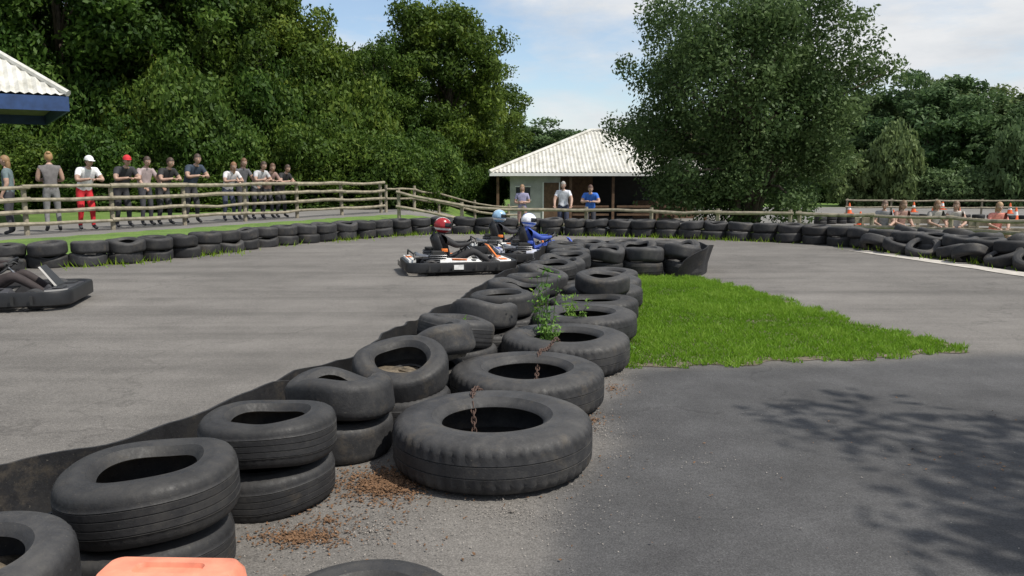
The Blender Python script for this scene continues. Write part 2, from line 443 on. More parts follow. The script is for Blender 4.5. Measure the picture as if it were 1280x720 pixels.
def trunkmesh(name, blobs, h0, tr, nlimb, seed, base=(0,0)):
    g=random.Random(seed); b=MB()
    bl=sorted(blobs,key=lambda q:g.random())[:nlimb]
    top=Vector((g.uniform(-.3,.3),g.uniform(-.3,.3),max(q[0][2] for q in blobs)*.75))
    pts=[Vector((base[0],base[1],-.4))]; rr=[tr*1.5]
    for i in range(1,7):
        t=i/6; pts.append(Vector((base[0],base[1],0)).lerp(top,t)+Vector((g.uniform(-.12,.12),g.uniform(-.12,.12),0))); rr.append(tr*(1-.8*t))
    b.tube(pts,rr,M_BARK,9)
    for c,r in bl:
        c=Vector(c); t=min(.85,max(.12,(c.z*.55)/top.z)); s=pts[1].lerp(top,t*.9)
        mid=s.lerp(c,.5)+Vector((g.uniform(-.3,.3),g.uniform(-.3,.3),g.uniform(0,.5)))
        b.tube([s,mid,c],[tr*.42*(1-t*.6),tr*.24*(1-t*.5),tr*.06],M_BARK,6)
    return b.mesh(name)
C,O,s,t,bl=crown(200,(0,0,5.1),(4.85,4.7,4.7),(.55,1.3),640,.085,2.5,11,.35,.9)
mainleaf=leafmesh('foliage',C,O,s,t,M_LEAF2)
e=empty('added_shade_tree',(9.3,32,gz(9,32)))
inst('foliage',mainleaf,(0,0,0),parent=e)
inst('trunk',trunkmesh('trunk',bl,1.2,.24,50,3),(0,0,0),parent=e)
b=MB()
for k in range(5):
    a=k*1.3; b.tube([(math.cos(a)*.35,math.sin(a)*.3,-.3),(math.cos(a)*.6,math.sin(a)*.5,1.2),(math.cos(a)*1.4,math.sin(a)*1.2,3)],[.16,.12,.07],M_BARK,7)
b.obj('stems',parent=e)
G=[]
for i in range(3):
    C,O,s,t,bl=crown(125,(0,0,6.3),(3.9,3.9,5.4),(.6,1.35),560,.122,2.3,20+i,.5,.3)
    G.append((leafmesh('foliage_%d'%i,C,O,s,t,M_LEAF),trunkmesh('trunk_%d'%i,bl,2,.26,18,i),leafmesh('foliage_far_%d'%i,C[::2],O[::2],s[::2]*1.6,t[::2],M_LEAF_HAZE)))
C,O,s,t,bl=crown(70,(0,0,1.35),(2.6,1.6,1.5),(.45,.9),480,.085,2.6,31,.4,.2)
BUSH=leafmesh('bush_leaves',C,O,s,t,M_LEAF); BUSHF=leafmesh('bush_leaves_far',C[::2],O[::2],s[::2]*1.9,t[::2],M_LEAF_HAZE)
def tree(name,x,y,h,r,k,rz=0,far=False):
    e=empty(name,(x,y,gz(x,y)-.1),(0,0,rz))
    sc=(r/4.7,r/4.7,h/12.2)
    inst('foliage',G[k][2 if far else 0],(0,0,0),sc=sc,parent=e); inst('trunk',G[k][1],(0,0,0),sc=sc,parent=e)
for i,(x,y,h,r) in enumerate([(-30,33,15,5.5),(-24.5,36,15,5.5),(-19.2,35,14.5,5.2),(-15,37,13.5,4.8),(-11.3,37.5,11.6,3.9),(-7.0,42,8.6,3.0),(-3.7,44.5,11.4,4.2),(-38,30,15,6),(-45,24,15,6),
        (-21,42,16,6),(-27,43,16,6),(-14,44,12.0,5),(-9,47,9.2,4),(-2.2,52,9.2,3.8),(-34,40,16,6)]):
    tree('woodland_tree',x,y,h,r,i%3,i*1.7)
e=empty('hedge')
for i in range(26):
    x=-33+i*1.25; y=32.0+3.0*math.sin(i*1.1)*.35+max(0,(x+14))*.33
    if x>-3.6: continue
    inst('hedge_foliage',BUSH,(x,y,gz(x,y)-.2),(0,0,i*2.1),(1.0,1.0,.95+.35*math.sin(i*2.3)),parent=e)
    if i%2==0 and x<-6: inst('hedge_foliage',BUSH,(x,y+2.3,gz(x,y)+.3),(0,0,i*1.3),(1.2,1.2,1.9),parent=e)
for x,y,s_ in [(-4.6,39.5,.9),(-3.2,42.5,.9),(-1.8,46,.8)]: inst('hedge_foliage',BUSH,(x,y,gz(x,y)-.1),(0,0,x),(.6,.8,s_),parent=e)
e=empty('distant_trees')
g=random.Random(5)
for i in range(64):
    a=R(-72+i*2.3+g.uniform(-.6,.6)); rr=g.uniform(84,98)
    x=math.sin(a)*rr; y=math.cos(a)*rr
    if -9<math.degrees(a)<23: hh=g.uniform(7.8,9.6)
    elif math.degrees(a)>=23: hh=g.uniform(10.5,14)
    else: hh=13
    k=g.randrange(3)
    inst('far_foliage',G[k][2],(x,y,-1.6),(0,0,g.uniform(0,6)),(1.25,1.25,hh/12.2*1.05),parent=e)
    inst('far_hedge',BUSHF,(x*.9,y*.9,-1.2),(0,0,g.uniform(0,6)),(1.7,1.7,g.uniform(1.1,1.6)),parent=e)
for (x,y,h,r) in [(36,70,11.5,5.5),(42,68,9.5,5),(33,76,10.5,5),(48,66,12,6),(40,78,12,5),(55,64,12,6),(60,52,12,6)]:
    tree('parkland_tree',x,y,h,r,g.randrange(3),g.uniform(0,6),True)
e=empty('clipped_hedge')
for i in range(15):
    inst('hedge_foliage',BUSHF,(27+i*2.4,62-i*.7,-1.0),(0,0,i),(1,1,1.4+.7*math.sin(i*1.9)),parent=e)
# unseen tree right of the camera, added to cast dappled shade on the tarmac
C,O,s,t,bl=crown(46,(0,0,6.2),(2.9,2.9,2.4),(.45,.9),300,.085,2.1,77,.3,.4)
e=empty('added_shade_tree',(7.6,.2,0)); inst('foliage',leafmesh('foliage_b',C,O,s,t,M_LEAF2),(0,0,0),parent=e); inst('trunk',trunkmesh('trunk_b',bl,2,.16,30,8),(0,0,0),parent=e)
b=MB(); b.revolve([(0,.05),(.75,.04),(.85,.012)],M_SOIL,28,closed=False); b.obj('added_tree_soil',parent=e)

# ------------------------------------------------------------------ tyres
def tyre_mesh(name, Ro, rb, w, seed, truck=False, dent=0., nseg=72, grooves=True):
    h=w/2; b=MB(); g=random.Random(seed)
    sx=Ro-rb
    out=[(rb,h*.62),(rb+.008,h*.74),(rb+sx*.10,h*.82),(rb+sx*.2,h*.95),(rb+sx*.23,h*.93),(rb+sx*.45,h*1.0),(rb+sx*.60,h*.99),(rb+sx*.63,h*.965),(rb+sx*.78,h*.92),(rb+sx*.90,h*.82),(rb+sx*.97,h*.70),(Ro,h*.56)]
    gr=([.40,.14] if grooves else []) if not truck else [.22]
    tread=[(Ro+.001,h*.47)]
    gw=.024; gd=.003 if not truck else .005
    for q in gr: tread+=[(Ro+.002,h*(q+gw)),(Ro-gd,h*(q+gw*.5)),(Ro-gd,h*(q-gw*.5)),(Ro+.002,h*(q-gw))]
    half=out+tread
    prof=half+[(r,-z) for r,z in reversed(half)]
    th=.016 if not truck else .028
    inner=[(rb+.012,-h*.55),(rb+sx*.4,-h*.82),(Ro-th*1.6,-h*.7),(Ro-th,-h*.4),(Ro-th,h*.4),(Ro-th*1.6,h*.7),(rb+sx*.4,h*.82),(rb+.012,h*.55)]
    prof=prof+inner
    ph=[g.uniform(0,6.28) for _ in range(4)]
    def fn(p,a):
        r=math.hypot(p.x,p.y)
        if r>rb+sx*.93 and abs(p.z)>h*(.45 if not truck else .3):
            q=int(round(a/(2*math.pi)*nseg))
            q=(q%2) if not truck else (1 if (q+(1 if p.z>0 else 0))%3==0 else 0)
            f=(r-(.005 if not truck else .011)*q)/r; p=Vector((p.x*f,p.y*f,p.z))
        if dent:
            c=math.cos(a-ph[0])
            fr=1+dent*.07*math.cos(2*(a-ph[1]))+dent*.02*math.cos(3*(a-ph[2]))
            dz=-dent*.05*max(0,c)**2*(r/Ro)+dent*.015*math.sin(3*a+ph[3])
            k=max(0,math.cos(a-ph[2]))**6
            kk=(r-rb)/sx
            top=p.z>0
            return Vector((p.x*fr*(1-.05*dent*k),p.y*fr*(1-.05*dent*k),p.z*(1-dent*(.6 if top else .2)*k*(1-.4*kk))+dz))
        return p
    b.revolve(prof,M_TYRE,nseg,'Z',fn=fn)
    me=b.mesh(name)
    try: me.set_sharp_from_angle(angle=R(50))
    except Exception: pass
    return me
CT=[tyre_mesh('car_tyre_%d'%i,.30,.163,.205,i,False,d,96,i in(1,4)) for i,d in enumerate([.10,.25,.5,.95,.35])]
CTL=[tyre_mesh('car_tyre_lo_%d'%i,.30,.165,.205,i+20,False,d,28,False) for i,d in enumerate([.1,.3,.6])]
TT=[tyre_mesh('truck_tyre_%d'%i,.5,.255,.265,i+9,True,d,150) for i,d in enumerate([.04,.12,.18])]
e=empty('tyre_barrier'); g=random.Random(2)
for i,p in enumerate(resample([(v.x,v.y) for v in BARS],.585)):
    if p.y<-3 or p.x<-19: continue
    for L_ in range(2):
        sc=g.uniform(.95,1.06)
        inst('tyre',g.choice(CTL),(p.x+g.uniform(-.04,.04),p.y+g.uniform(-.04,.04),.11+.205*L_),(g.uniform(-.08,.08),g.uniform(-.08,.08),g.uniform(0,6)),(sc,sc,1.05),parent=e)
    if p.x>7.4:
        inst('tyre',g.choice(CTL),(p.x-.3+g.uniform(-.1,.1),p.y-.2,.16),(g.uniform(.2,.7),g.uniform(-.4,.2),g.uniform(0,6)),(1,1,1.0),parent=e)
        inst('tyre',g.choice(CTL),(p.x+.5,p.y+.1,.30),(g.uniform(-.3,.3),g.uniform(-.3,.3),g.uniform(0,6)),(1,1,1.6),parent=e)
st=[(-1.62,2.20),(-1.376,2.88),(-1.12,3.57),(-.93,4.25),(-.70,4.8),(-.56,5.42),(-.40,6.05),(-.22,6.7),(-.07,7.35),(.08,8.0),(.24,8.65),(.38,9.3),(.52,9.95),(.66,10.55),(.8,11.15),(.85,11.75),(.82,12.35),(.85,12.9)]
lump=[(1.42,12.15),(2.0,12.12),(2.6,12.15),(1.45,12.72),(2.0,12.72),(2.72,12.76),(1.3,13.3),(1.9,13.35),(2.5,13.35)]
tilt={2:(.04,.05,4),3:(.07,-.10,3),4:(.05,.22,2),5:(-.30,.12,3),6:(.1,.16,4),7:(-.1,.2,3),9:(.1,-.15,3),11:(-.12,.15,2),13:(.1,.1,3),18:(.2,-.05,3),20:(.1,.2,2),22:(-.1,.1,3),23:(.12,.15,3)}
for i,(x,y) in enumerate(st+lump):
    e=empty('tyre_stack',(x,y,.006))
    s_=1.08 if i==1 else 1.0
    tl=tilt.get(i,(g.uniform(-.06,.06),g.uniform(-.06,.06),[0,1,4,0,2][i%5]))
    inst('tyre_lower',CT[[0,1,4][i%3]],(g.uniform(-.03,.03),g.uniform(-.03,.03),.108),(g.uniform(-.02,.02),g.uniform(-.02,.02),g.uniform(0,6)),(s_,s_,1.04),parent=e)
    inst('tyre_upper',CT[tl[2]],(g.uniform(-.03,.03),g.uniform(-.03,.03),(.335 if i==1 else .318)+abs(tl[0])*.08),(tl[0],tl[1],g.uniform(0,6)),(s_,s_,1.10 if i==1 else 1.03),parent=e)
    if i<9:
        b=MB(); n=20; vs=[]
        for r_,zz in ((0,.335),(.10,.33),(.2,.318),(.25,.30)):
            for k in range(n):
                a=2*math.pi*k/n; vs.append((math.cos(a)*r_,math.sin(a)*r_,zz-.03+random.uniform(-.012,.012)))
        fs=[(j*n+k,j*n+(k+1)%n,(j+1)*n+(k+1)%n,(j+1)*n+k) for j in range(3) for k in range(n)]
        b.add(vs,fs,M_SOIL); b.obj('soil_fill',parent=e)
for i,(x,y,sc,zr) in enumerate([(-.10,4.02,1.03,0),(.10,5.10,1.0,0),(.42,6.2,1.0,0),(.66,7.2,.95,.02),(.84,8.15,.92,0),(1.03,9.08,.92,0),(1.2,10.0,.85,0),(1.32,10.85,.8,0)]):
    inst('truck_tyre',TT[i%3],(x,y,.14*sc+.006+zr),(random.uniform(-.025,.025),random.uniform(-.025,.025),i*1.1),(sc,)*3)
inst('car_tyre',CT[0],(-.45,2.30,.11),(0,0,1),(1.02,1.02,1))
inst('car_tyre',CT[4],(-2.25,2.45,.11),(0.05,0,1),(1.02,1.02,1))
inst('car_tyre',CT[2],(1.0,8.75,.34),(.08,-.10,1),(1.0,1.0,1))

def belt(name, pts, h, lean=.0, seed=0, th=.014, hv=.2):
    P=resample(smoothpath(pts,8),.06); vs=[];fs=[]; n=len(P); b=MB()
    for i,p in enumerate(P):
        a=P[max(i-1,0)];c=P[min(i+1,n-1)]; t=(c-a).normalized(); nr=Vector((t.y,-t.x))
        wv=noise.noise(Vector((p.x*1.3,p.y*1.3,seed)))*.07+noise.noise(Vector((p.x*4,p.y*4,seed)))*.025
        end=min(1,min(i,n-1-i)/9)
        hh=h*(1+noise.noise(Vector((p.x*.9,p.y*.9,seed+5)))*hv+noise.noise(Vector((p.x*7,p.y*7,seed+5)))*.04)*(.35+.65*end**.6)
        rows=[(0,0),(.0+wv,hh*.35),(wv*1.5+lean*.5,hh*.7),(wv*1.8+lean,hh)]
        for off,z in rows: q=p+nr*off; vs.append((q.x,q.y,z+.006))
        for off,z in reversed(rows): q=p+nr*(off+th); vs.append((q.x,q.y,z+.006))
    for i in range(n-1):
        for k in range(8): l=(k+1)%8; fs.append((i*8+k,(i+1)*8+k,(i+1)*8+l,i*8+l))
    fs.append(tuple(range(8))); fs.append(tuple((n-1)*8+k for k in range(8))[::-1])
    b.add(vs,fs,M_BELT); return b.obj(name)
belt('rubber_belt',[(-2.7,2.1),(-2.4,2.55),(-2.0,3.15),(-1.62,3.85),(-1.36,4.45),(-1.18,4.95)],.34,.03,1)
belt('rubber_belt',[(-2.3,1.9),(-2.0,2.6),(-1.75,3.1),(-1.5,3.7)],.24,.10,11)
belt('rubber_belt',[(-1.45,4.15),(-1.34,4.5),(-1.0,5.4),(-.66,6.7),(-.31,8.2),(.03,9.8),(.3,11.0),(.42,12.2),(.6,13.0),(1.0,13.7),(2.0,13.85),(2.6,13.7)],.37,.0,4)
belt('rubber_belt',[(2.6,13.68),(3.02,13.2),(3.10,12.75),(3.02,12.35),(2.82,11.97),(2.4,11.76)],.43,-.07,21,.02,.3)

def chain(name, pts):
    P=resample([Vector(p) for p in smoothpath(pts,6)],.030); b=MB()
    for i in range(len(P)-1):
        c=(P[i]+P[i+1])/2; t=(P[i+1]-P[i]).normalized(); r=t.cross(Vector((0,.3,1))).normalized(); w=t.cross(r)
        side=r if i%2 else w
        ring=[c+t*math.cos(a)*.024+side*math.sin(a)*.013 for a in [k*math.pi/5 for k in range(10)]]
        b.tube(ring,.0036,M_RUST,5,closed=True)
    b.obj(name)
chain('rusty_chain',[(-.20,4.15,.03),(-.21,4.24,.2),(-.22,4.33,.285),(-.21,4.45,.295),(-.17,4.56,.24),(-.1,4.62,.08)])
chain('rusty_chain',[(.12,4.85,.02),(.17,5.3,.17),(.19,5.42,.29),(.22,5.56,.27),(.27,5.72,.26),(.33,5.85,.30),(.37,6.0,.22)])

def weed(name,x,y,z,n,h,sp,seed):
    g=np.random.default_rng(seed); b=MB(); C=[];O=[];Sz=[]
    for i in range(n):
        a=g.uniform(0,6.28); l=g.uniform(0,sp); hh=h*g.uniform(.5,1)
        pts=[Vector((0,0,0)).lerp(Vector((math.cos(a)*l,math.sin(a)*l,hh)),k/6)+Vector((g.normal(0,.008),g.normal(0,.008),0)) for k in range(7)]
        b.tube(pts,[.005*(1-k/8) for k in range(7)],M_WEED,5)
        for k in range(1,7):
            for j in range(6):
                d=g.normal(0,1,3); d[2]=abs(d[2])*.5; d/=np.linalg.norm(d)
                C.append(np.array(pts[k])+d*g.uniform(.01,.06)); O.append(np.array((0,0,1.))+d*.4); Sz.append(g.uniform(.012,.028))
    o=b.obj(name,loc=(x,y,z))
    m=leafmesh('leaves',np.array(C),np.array(O),np.array(Sz),g.uniform(.2,1,len(C)),M_WEED,.38)
    inst('leaves',m,(0,0,0),parent=o)
weed('weed_plant',.27,6.35,.05,9,.78,.11,1)
weed('weed_plant',.55,7.0,.1,8,.36,.25,2)
weed('weed_plant',.30,6.05,.2,5,.24,.14,5)
weed('weed_plant',1.0,9.35,.1,6,.28,.2,3)
weed('weed_plant',.2,7.6,.1,5,.3,.16,7)
weed('weed_plant',-.35,5.9,.2,4,.25,.1,6)
weed('weed_plant',.88,6.45,.0,7,.12,.14,16)

def litter(name,spots,mat,smin,smax):
    b=MB(); g=random.Random(4)
    for (x,y,rx,ry,n) in spots:
        for _ in range(n):
            a=g.uniform(0,6.28); r=abs(g.gauss(0,.5)); px_=x+math.cos(a)*r*rx; py_=y+math.sin(a)*r*ry
            s_=g.uniform(smin,smax); e_=Euler((g.uniform(-.5,.5),g.uniform(-.5,.5),g.uniform(0,6))).to_matrix()
            c=Vector((px_,py_,.012+g.uniform(0,.008)))
            b.add([c+e_@Vector(q)*s_ for q in [(-1,-.4,0),(0,-.6,.15),(1,0,0),(0,.6,.2),(-.8,.4,0)]],[(0,1,2,3,4)],mat)
    b.obj(name,False)
litter('leaf_litter',[(-.62,3.72,.30,.26,4200),(-.88,3.15,.25,.12,1100),(-.5,4.4,.2,.3,900),(.5,4.75,.12,.25,120),(.72,5.5,.15,.3,150),(-.1,4.0,.3,.3,500),(.1,5.1,.3,.3,300),(-.8,3.3,.7,.6,500),(.2,4.0,.8,.8,200),(2.5,4,2.5,2,120)],M_MULCH,.003,.010)
litter('gravel',[(.0,3.4,.8,.5,1200),(.5,4.6,.3,.7,800),(-.6,3.2,.6,.4,1000),(-.7,2.6,.5,.4,700),(.8,5.9,.3,.3,300),(1.0,4,3,2,400),(-2.5,5,2,3,300),(-.1,4.02,.3,.3,700)],M_GRIT,.0015,.005)

def rr(w,d,r,n=6):
    out=[]
    for cx,cy,a0 in ((w-r,d-r,0),(-w+r,d-r,90),(-w+r,-d+r,180),(w-r,-d+r,270)):
        for k in range(n+1): a=R(a0+90*k/n); out.append((cx+r*math.cos(a),cy+r*math.sin(a)))
    return out
b=MB()
loops=[(rr(.24,.13,.05),0),(rr(.24,.13,.05),.06),(rr(.20,.10,.045),.10),(rr(.19,.08,.04),.42),(rr(.183,.073,.036),.470),(rr(.168,.06,.03),.492),(rr(.09,.028,.02),.494),(rr(.085,.024,.018),.482)]
vs=[];fs=[]
n=len(loops[0][0])
for lp,z in loops: vs+=[(x,y,z) for x,y in lp]
for i in range(len(loops)-1):
    for k in range(n): fs.append((i*n+k,i*n+(k+1)%n,(i+1)*n+(k+1)%n,(i+1)*n+k))
fs.append(tuple((len(loops)-1)*n+k for k in range(n)))
b.add(vs,fs,M_ORANGE); b.obj('traffic_barrier',loc=(-.885,1.94,.006),rot=(0,0,-.03))

# ------------------------------------------------------------------ fences
def fence(name, pts, heights, post_h, spacing=1.8, r=.042, seed=0, pr=.06):
    g=random.Random(seed); b=MB(); P=resample(pts,spacing)
    if (P[-1]-Vector(pts[-1])).length>.4: P.append(Vector(pts[-1]))
    Z=[gz(p.x,p.y) for p in P]
    for p,z in zip(P,Z):
        b.tube([(p.x,p.y,z-.2),(p.x+g.uniform(-.02,.02),p.y,z+post_h)],[pr,pr*.92],M_WOOD,8)
    for h in heights:
        for i in range(len(P)-1):
            a,c=P[i],P[i+1]; t=(c-a).normalized(); nr=Vector((t.y,-t.x))*(pr+r*.6)
            pts3=[]; sg=g.uniform(-.05,.02)
            for k in range(5):
                q=a.lerp(c,-.04+1.08*k/4)+nr; pts3.append((q.x+g.uniform(-.01,.01),q.y,Z[i]+(Z[i+1]-Z[i])*k/4+h+g.uniform(-.015,.015)+sg*math.sin(math.pi*k/4)))
            ra=r*g.uniform(.85,1.2); b.tube(pts3,[ra*g.uniform(.9,1.1) for _ in range(5)],M_WOOD,7)
    return b.obj(name)
fence('wooden_fence',[(-14,12.5),tuple(FEN_A),tuple(FEN_B)],[.25,.52,.80,1.08],1.12,2.1,.048,1)
fence('wooden_fence',[(-4.6,29.3),(-3.0,33.5),(.5,37.5)],[.5,.85],1.0,2.2,.04,2)
fence('wooden_fence',[(-3.6,25.6),(-1,25.6),(3.8,24.3),(8.0,22.2)],[.45,.9],1.0,2.0,.045,3)
fence('wooden_fence',[(8.0,22.3),(10.6,20.3),(12.4,17.6),(13.4,14)],[.35,.62,.92],.98,1.9,.045,4)
fence('wooden_fence',[(20,48),(34,46),(46,42)],[.5,.9],1.0,2.5,.05,5)

# ------------------------------------------------------------------ buildings
def hiproof(b, x0,x1,y0,y1,ze,zr,ridge):
    cx=(x0+x1)/2; cy=(y0+y1)/2
    A=[Vector((x0,y0,ze)),Vector((x1,y0,ze)),Vector((x1,y1,ze)),Vector((x0,y1,ze))]
    T=[Vector((cx-ridge,cy,zr)),Vector((cx+ridge,cy,zr))]
    for e0,e1,t0,t1 in ((A[0],A[1],T[0],T[1]),(A[1],A[2],T[1],T[1]),(A[2],A[3],T[1],T[0]),(A[3],A[0],T[0],T[0])):
        n=max(8,int((e1-e0).length/.10)); nr=(e1-e0).cross(t0-e0).normalized()
        u=(e1-e0); Lu=u.length; u=u/Lu; s0=(t0-e0).dot(u); s1=(t1-e0).dot(u); up=((t0-e0)-u*s0)
        vs=[];fs=[]
        for i in range(n+1):
            a=Lu*i/n
            m=min(1,a/s0 if s0>1e-6 else 1,(Lu-a)/(Lu-s1) if Lu-s1>1e-6 else 1)
            w=nr*(.028*(1 if i%2 else -1))
            vs+=[e0+u*a+w,e0+u*a+up*m+w]
            if i: fs.append((2*i-2,2*i,2*i+1,2*i-1))
        b.add(vs,fs,M_ROOF)
    for c,t_ in ((A[0],T[0]),(A[1],T[1]),(A[2],T[1]),(A[3],T[0])): b.tube([c+Vector((0,0,.03)),t_+Vector((0,0,.04))],.09,M_ROOF,7)
    b.tube([T[0]+Vector((0,0,.04)),T[1]+Vector((0,0,.04))],.1,M_ROOF,7)
def building():
    gz_=gz(4.6,42)-.02
    e=empty('pavilion_building',(0,0,0))
    x0,x1,y0,y1=-1.1,10.4,39.5,51; ze=1.66
    b=MB(); hiproof(b,x0,x1,y0,y1,ze,3.95,.3); b.obj('roof',False,parent=e)
    b=MB()
    b.box(((x0+x1)/2,y0+.03,ze-.1),(x1-x0,.06,.16),M_WHITEP); b.box(((x0+x1)/2,y1-.03,ze-.1),(x1-x0,.06,.16),M_WHITEP)
    b.box((x0+.03,(y0+y1)/2,ze-.1),(.06,y1-y0-.12,.16),M_WHITEP); b.box((x1-.03,(y0+y1)/2,ze-.1),(.06,y1-y0-.12,.16),M_WHITEP)
    b.obj('fascia',False,parent=e)
    b=MB(); H=ze-gz_-.05
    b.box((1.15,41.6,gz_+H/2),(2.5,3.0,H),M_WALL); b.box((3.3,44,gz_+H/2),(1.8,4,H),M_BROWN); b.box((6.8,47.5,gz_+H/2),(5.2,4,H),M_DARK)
    b.box((8.4,44.5,gz_+.5),(3.4,.15,1.0),M_BROWN)
    b.obj('walls',False,parent=e)
    b=MB()
    b.box((.55,40.085,gz_+1.5),(.7,.03,.6),M_GLASS); b.box((.55,40.08,gz_+1.16),(.85,.08,.06),M_WHITEP); b.box((.55,40.07,gz_+1.83),(.8,.05,.05),M_WHITEP)
    b.box((.55,40.06,gz_+1.5),(.04,.03,.6),M_WHITEP)
    b.box((1.95,40.085,gz_+1.02),(.75,.03,2.0),M_BROWN); b.box((1.55,40.07,gz_+1.02),(.06,.05,2.04),M_WHITEP); b.box((2.36,40.07,gz_+1.02),(.06,.05,2.04),M_WHITEP)
    b.obj('window_and_door',False,parent=e)
    b=MB()
    for x in (-.7,2.9,5.0,7.2,9.6):
        b.box((x,39.85,gz_+H/2),(.13,.13,H),M_BROWN)
        b.box((x,50.6,gz_+H/2),(.13,.13,H),M_BROWN)
    for x in (3.9,6.1,8.4): b.box((x,39.85,gz_+.85),(1.8,.06,.1),M_BROWN); b.box((x,39.85,gz_+.45),(1.8,.06,.1),M_BROWN)
    b.obj('posts',False,parent=e)
building()
def shelter():
    e=empty('open_shelter',(-11.75,21.7,0),(0,0,R(34)))
    x0,x1,y0,y1=-8,0,0,7; ze=3.62
    b=MB(); hiproof(b,x0,x1,y0,y1,ze,6.4,.3); b.obj('roof',False,parent=e)
    b=MB(); 
    b.box(((x0+x1)/2,y0+.03,ze-.24),(x1-x0,.06,.38),M_BLUEP); b.box(((x0+x1)/2,y1-.03,ze-.24),(x1-x0,.06,.38),M_BLUEP)
    b.box((x0+.03,(y0+y1)/2,ze-.24),(.06,y1-y0-.12,.38),M_BLUEP); b.box((x1-.03,(y0+y1)/2,ze-.24),(.06,y1-y0-.12,.38),M_BLUEP)
    b.box(((x0+x1)/2,(y0+y1)/2,ze-.12),(x1-x0-.2,y1-y0-.2,.04),M_SLEEPER)
    b.obj('fascia',False,parent=e)
    b=MB()
    for x in (-7.3,-4.2):
        for y in (1.0,6.2): b.box((x,y,(ze+.1)/2),(.16,.16,ze-.35),M_BROWN)
    b.obj('posts',False,parent=e)
shelter()

# ------------------------------------------------------------------ people
def P_stand():
    J=dict(pelvis=(0,0,.95),spine=(0,0,1.12),chest=(0,.0,1.33),neckb=(0,0,1.47),neck=(0,.01,1.56),head=(0,.03,1.655),
    shL=(-.18,0,1.42),elL=(-.25,-.04,1.14),wrL=(-.26,.08,.90),paL=(-.255,.10,.82),shR=(.18,0,1.42),elR=(.25,-.04,1.14),wrR=(.26,.08,.90),paR=(.255,.10,.82),
    hiL=(-.09,0,.88),knL=(-.11,.03,.49),anL=(-.12,-.02,.09),toL=(-.14,.13,.04),hiR=(.09,0,.88),knR=(.11,.03,.49),anR=(.12,-.02,.09),toR=(.14,.13,.04))
    return J
def P_lean():
    J=P_stand(); J.update(pelvis=(0,-.14,.93),spine=(0,-.06,1.09),chest=(0,.06,1.26),neckb=(0,.16,1.38),neck=(0,.21,1.455),head=(0,.25,1.545),
    shL=(-.19,.12,1.34),elL=(-.28,.22,1.12),wrL=(-.13,.40,1.145),paL=(-.05,.43,1.15),shR=(.19,.12,1.34),elR=(.28,.22,1.12),wrR=(.13,.38,1.15),paR=(.05,.41,1.155),
    hiL=(-.09,-.14,.87),hiR=(.09,-.14,.87),knL=(-.11,-.02,.48),knR=(.12,-.06,.48),anL=(-.12,-.05,.09),anR=(.13,-.15,.09),toL=(-.14,.1,.04),toR=(.16,.0,.04))
    return J
def P_rest():
    J=P_stand(); J.update(pelvis=(0,-.10,.93),spine=(0,-.06,1.1),chest=(0,.02,1.3),neckb=(0,.07,1.43),neck=(0,.11,1.51),head=(0,.14,1.60),
    shL=(-.18,.06,1.38),elL=(-.27,.16,1.15),wrL=(-.26,.32,.97),paL=(-.25,.38,.94),shR=(.18,.06,1.38),elR=(.27,.16,1.15),wrR=(.26,.32,.97),paR=(.25,.38,.94))
    return J
def P_fold():
    J=P_stand(); J.update(elL=(-.25,.03,1.15),wrL=(-.04,.17,1.18),paL=(.05,.16,1.19),elR=(.25,.03,1.15),wrR=(.04,.20,1.14),paR=(-.05,.19,1.14))
    return J
def P_sit():
    J=P_stand(); J.update(pelvis=(0,-.05,.52),spine=(0,-.04,.68),chest=(0,.02,.88),neckb=(0,.05,1.01),neck=(0,.08,1.09),head=(0,.10,1.18),
    shL=(-.17,.04,.96),elL=(-.24,.12,.72),wrL=(-.14,.32,.66),paL=(-.10,.38,.64),shR=(.17,.04,.96),elR=(.24,.12,.72),wrR=(.14,.32,.66),paR=(.10,.38,.64),
    hiL=(-.09,0,.50),knL=(-.12,.42,.52),anL=(-.12,.38,.09),toL=(-.13,.53,.04),hiR=(.09,0,.50),knR=(.12,.42,.52),anR=(.12,.42,.09),toR=(.13,.57,.04))
    return J
def P_drive():
    J=P_stand(); J.update(pelvis=(0,-.22,.18),spine=(0,-.27,.32),chest=(0,-.30,.53),neckb=(0,-.30,.66),neck=(0,-.28,.72),head=(0,-.26,.82),
    shL=(-.18,-.28,.61),elL=(-.28,-.06,.48),wrL=(-.16,.16,.50),paL=(-.13,.21,.52),shR=(.18,-.28,.61),elR=(.28,-.06,.48),wrR=(.16,.16,.50),paR=(.13,.21,.52),
    hiL=(-.10,-.14,.18),knL=(-.17,.26,.38),anL=(-.13,.58,.16),toL=(-.13,.66,.25),hiR=(.10,-.14,.18),knR=(.17,.26,.38),anR=(.13,.58,.16),toR=(.13,.66,.25))
    return J
RAD=dict(pelvis=.135,spine=.118,chest=.138,neckb=.075,neck=.052,shL=.072,elL=.046,wrL=.031,paL=.036,hiL=.092,knL=.06,anL=.043,toL=.04)
BON=[('pelvis','spine'),('spine','chest'),('chest','neckb'),('neckb','neck'),('chest','shL'),('shL','elL'),('elL','wrL'),('wrL','paL'),('chest','shR'),('shR','elR'),('elR','wrR'),('wrR','paR'),
     ('pelvis','hiL'),('hiL','knL'),('knL','anL'),('anL','toL'),('pelvis','hiR'),('hiR','knR'),('knR','anR'),('anR','toR')]
cache={}
def rad(k,bulk): 
    k2=k[:-1]+'L' if k[-1]=='R' else k
    r=RAD[k2]; return r*bulk if k in('pelvis','spine','chest','shL','shR','hiL','hiR','elL','elR','knL','knR') else r
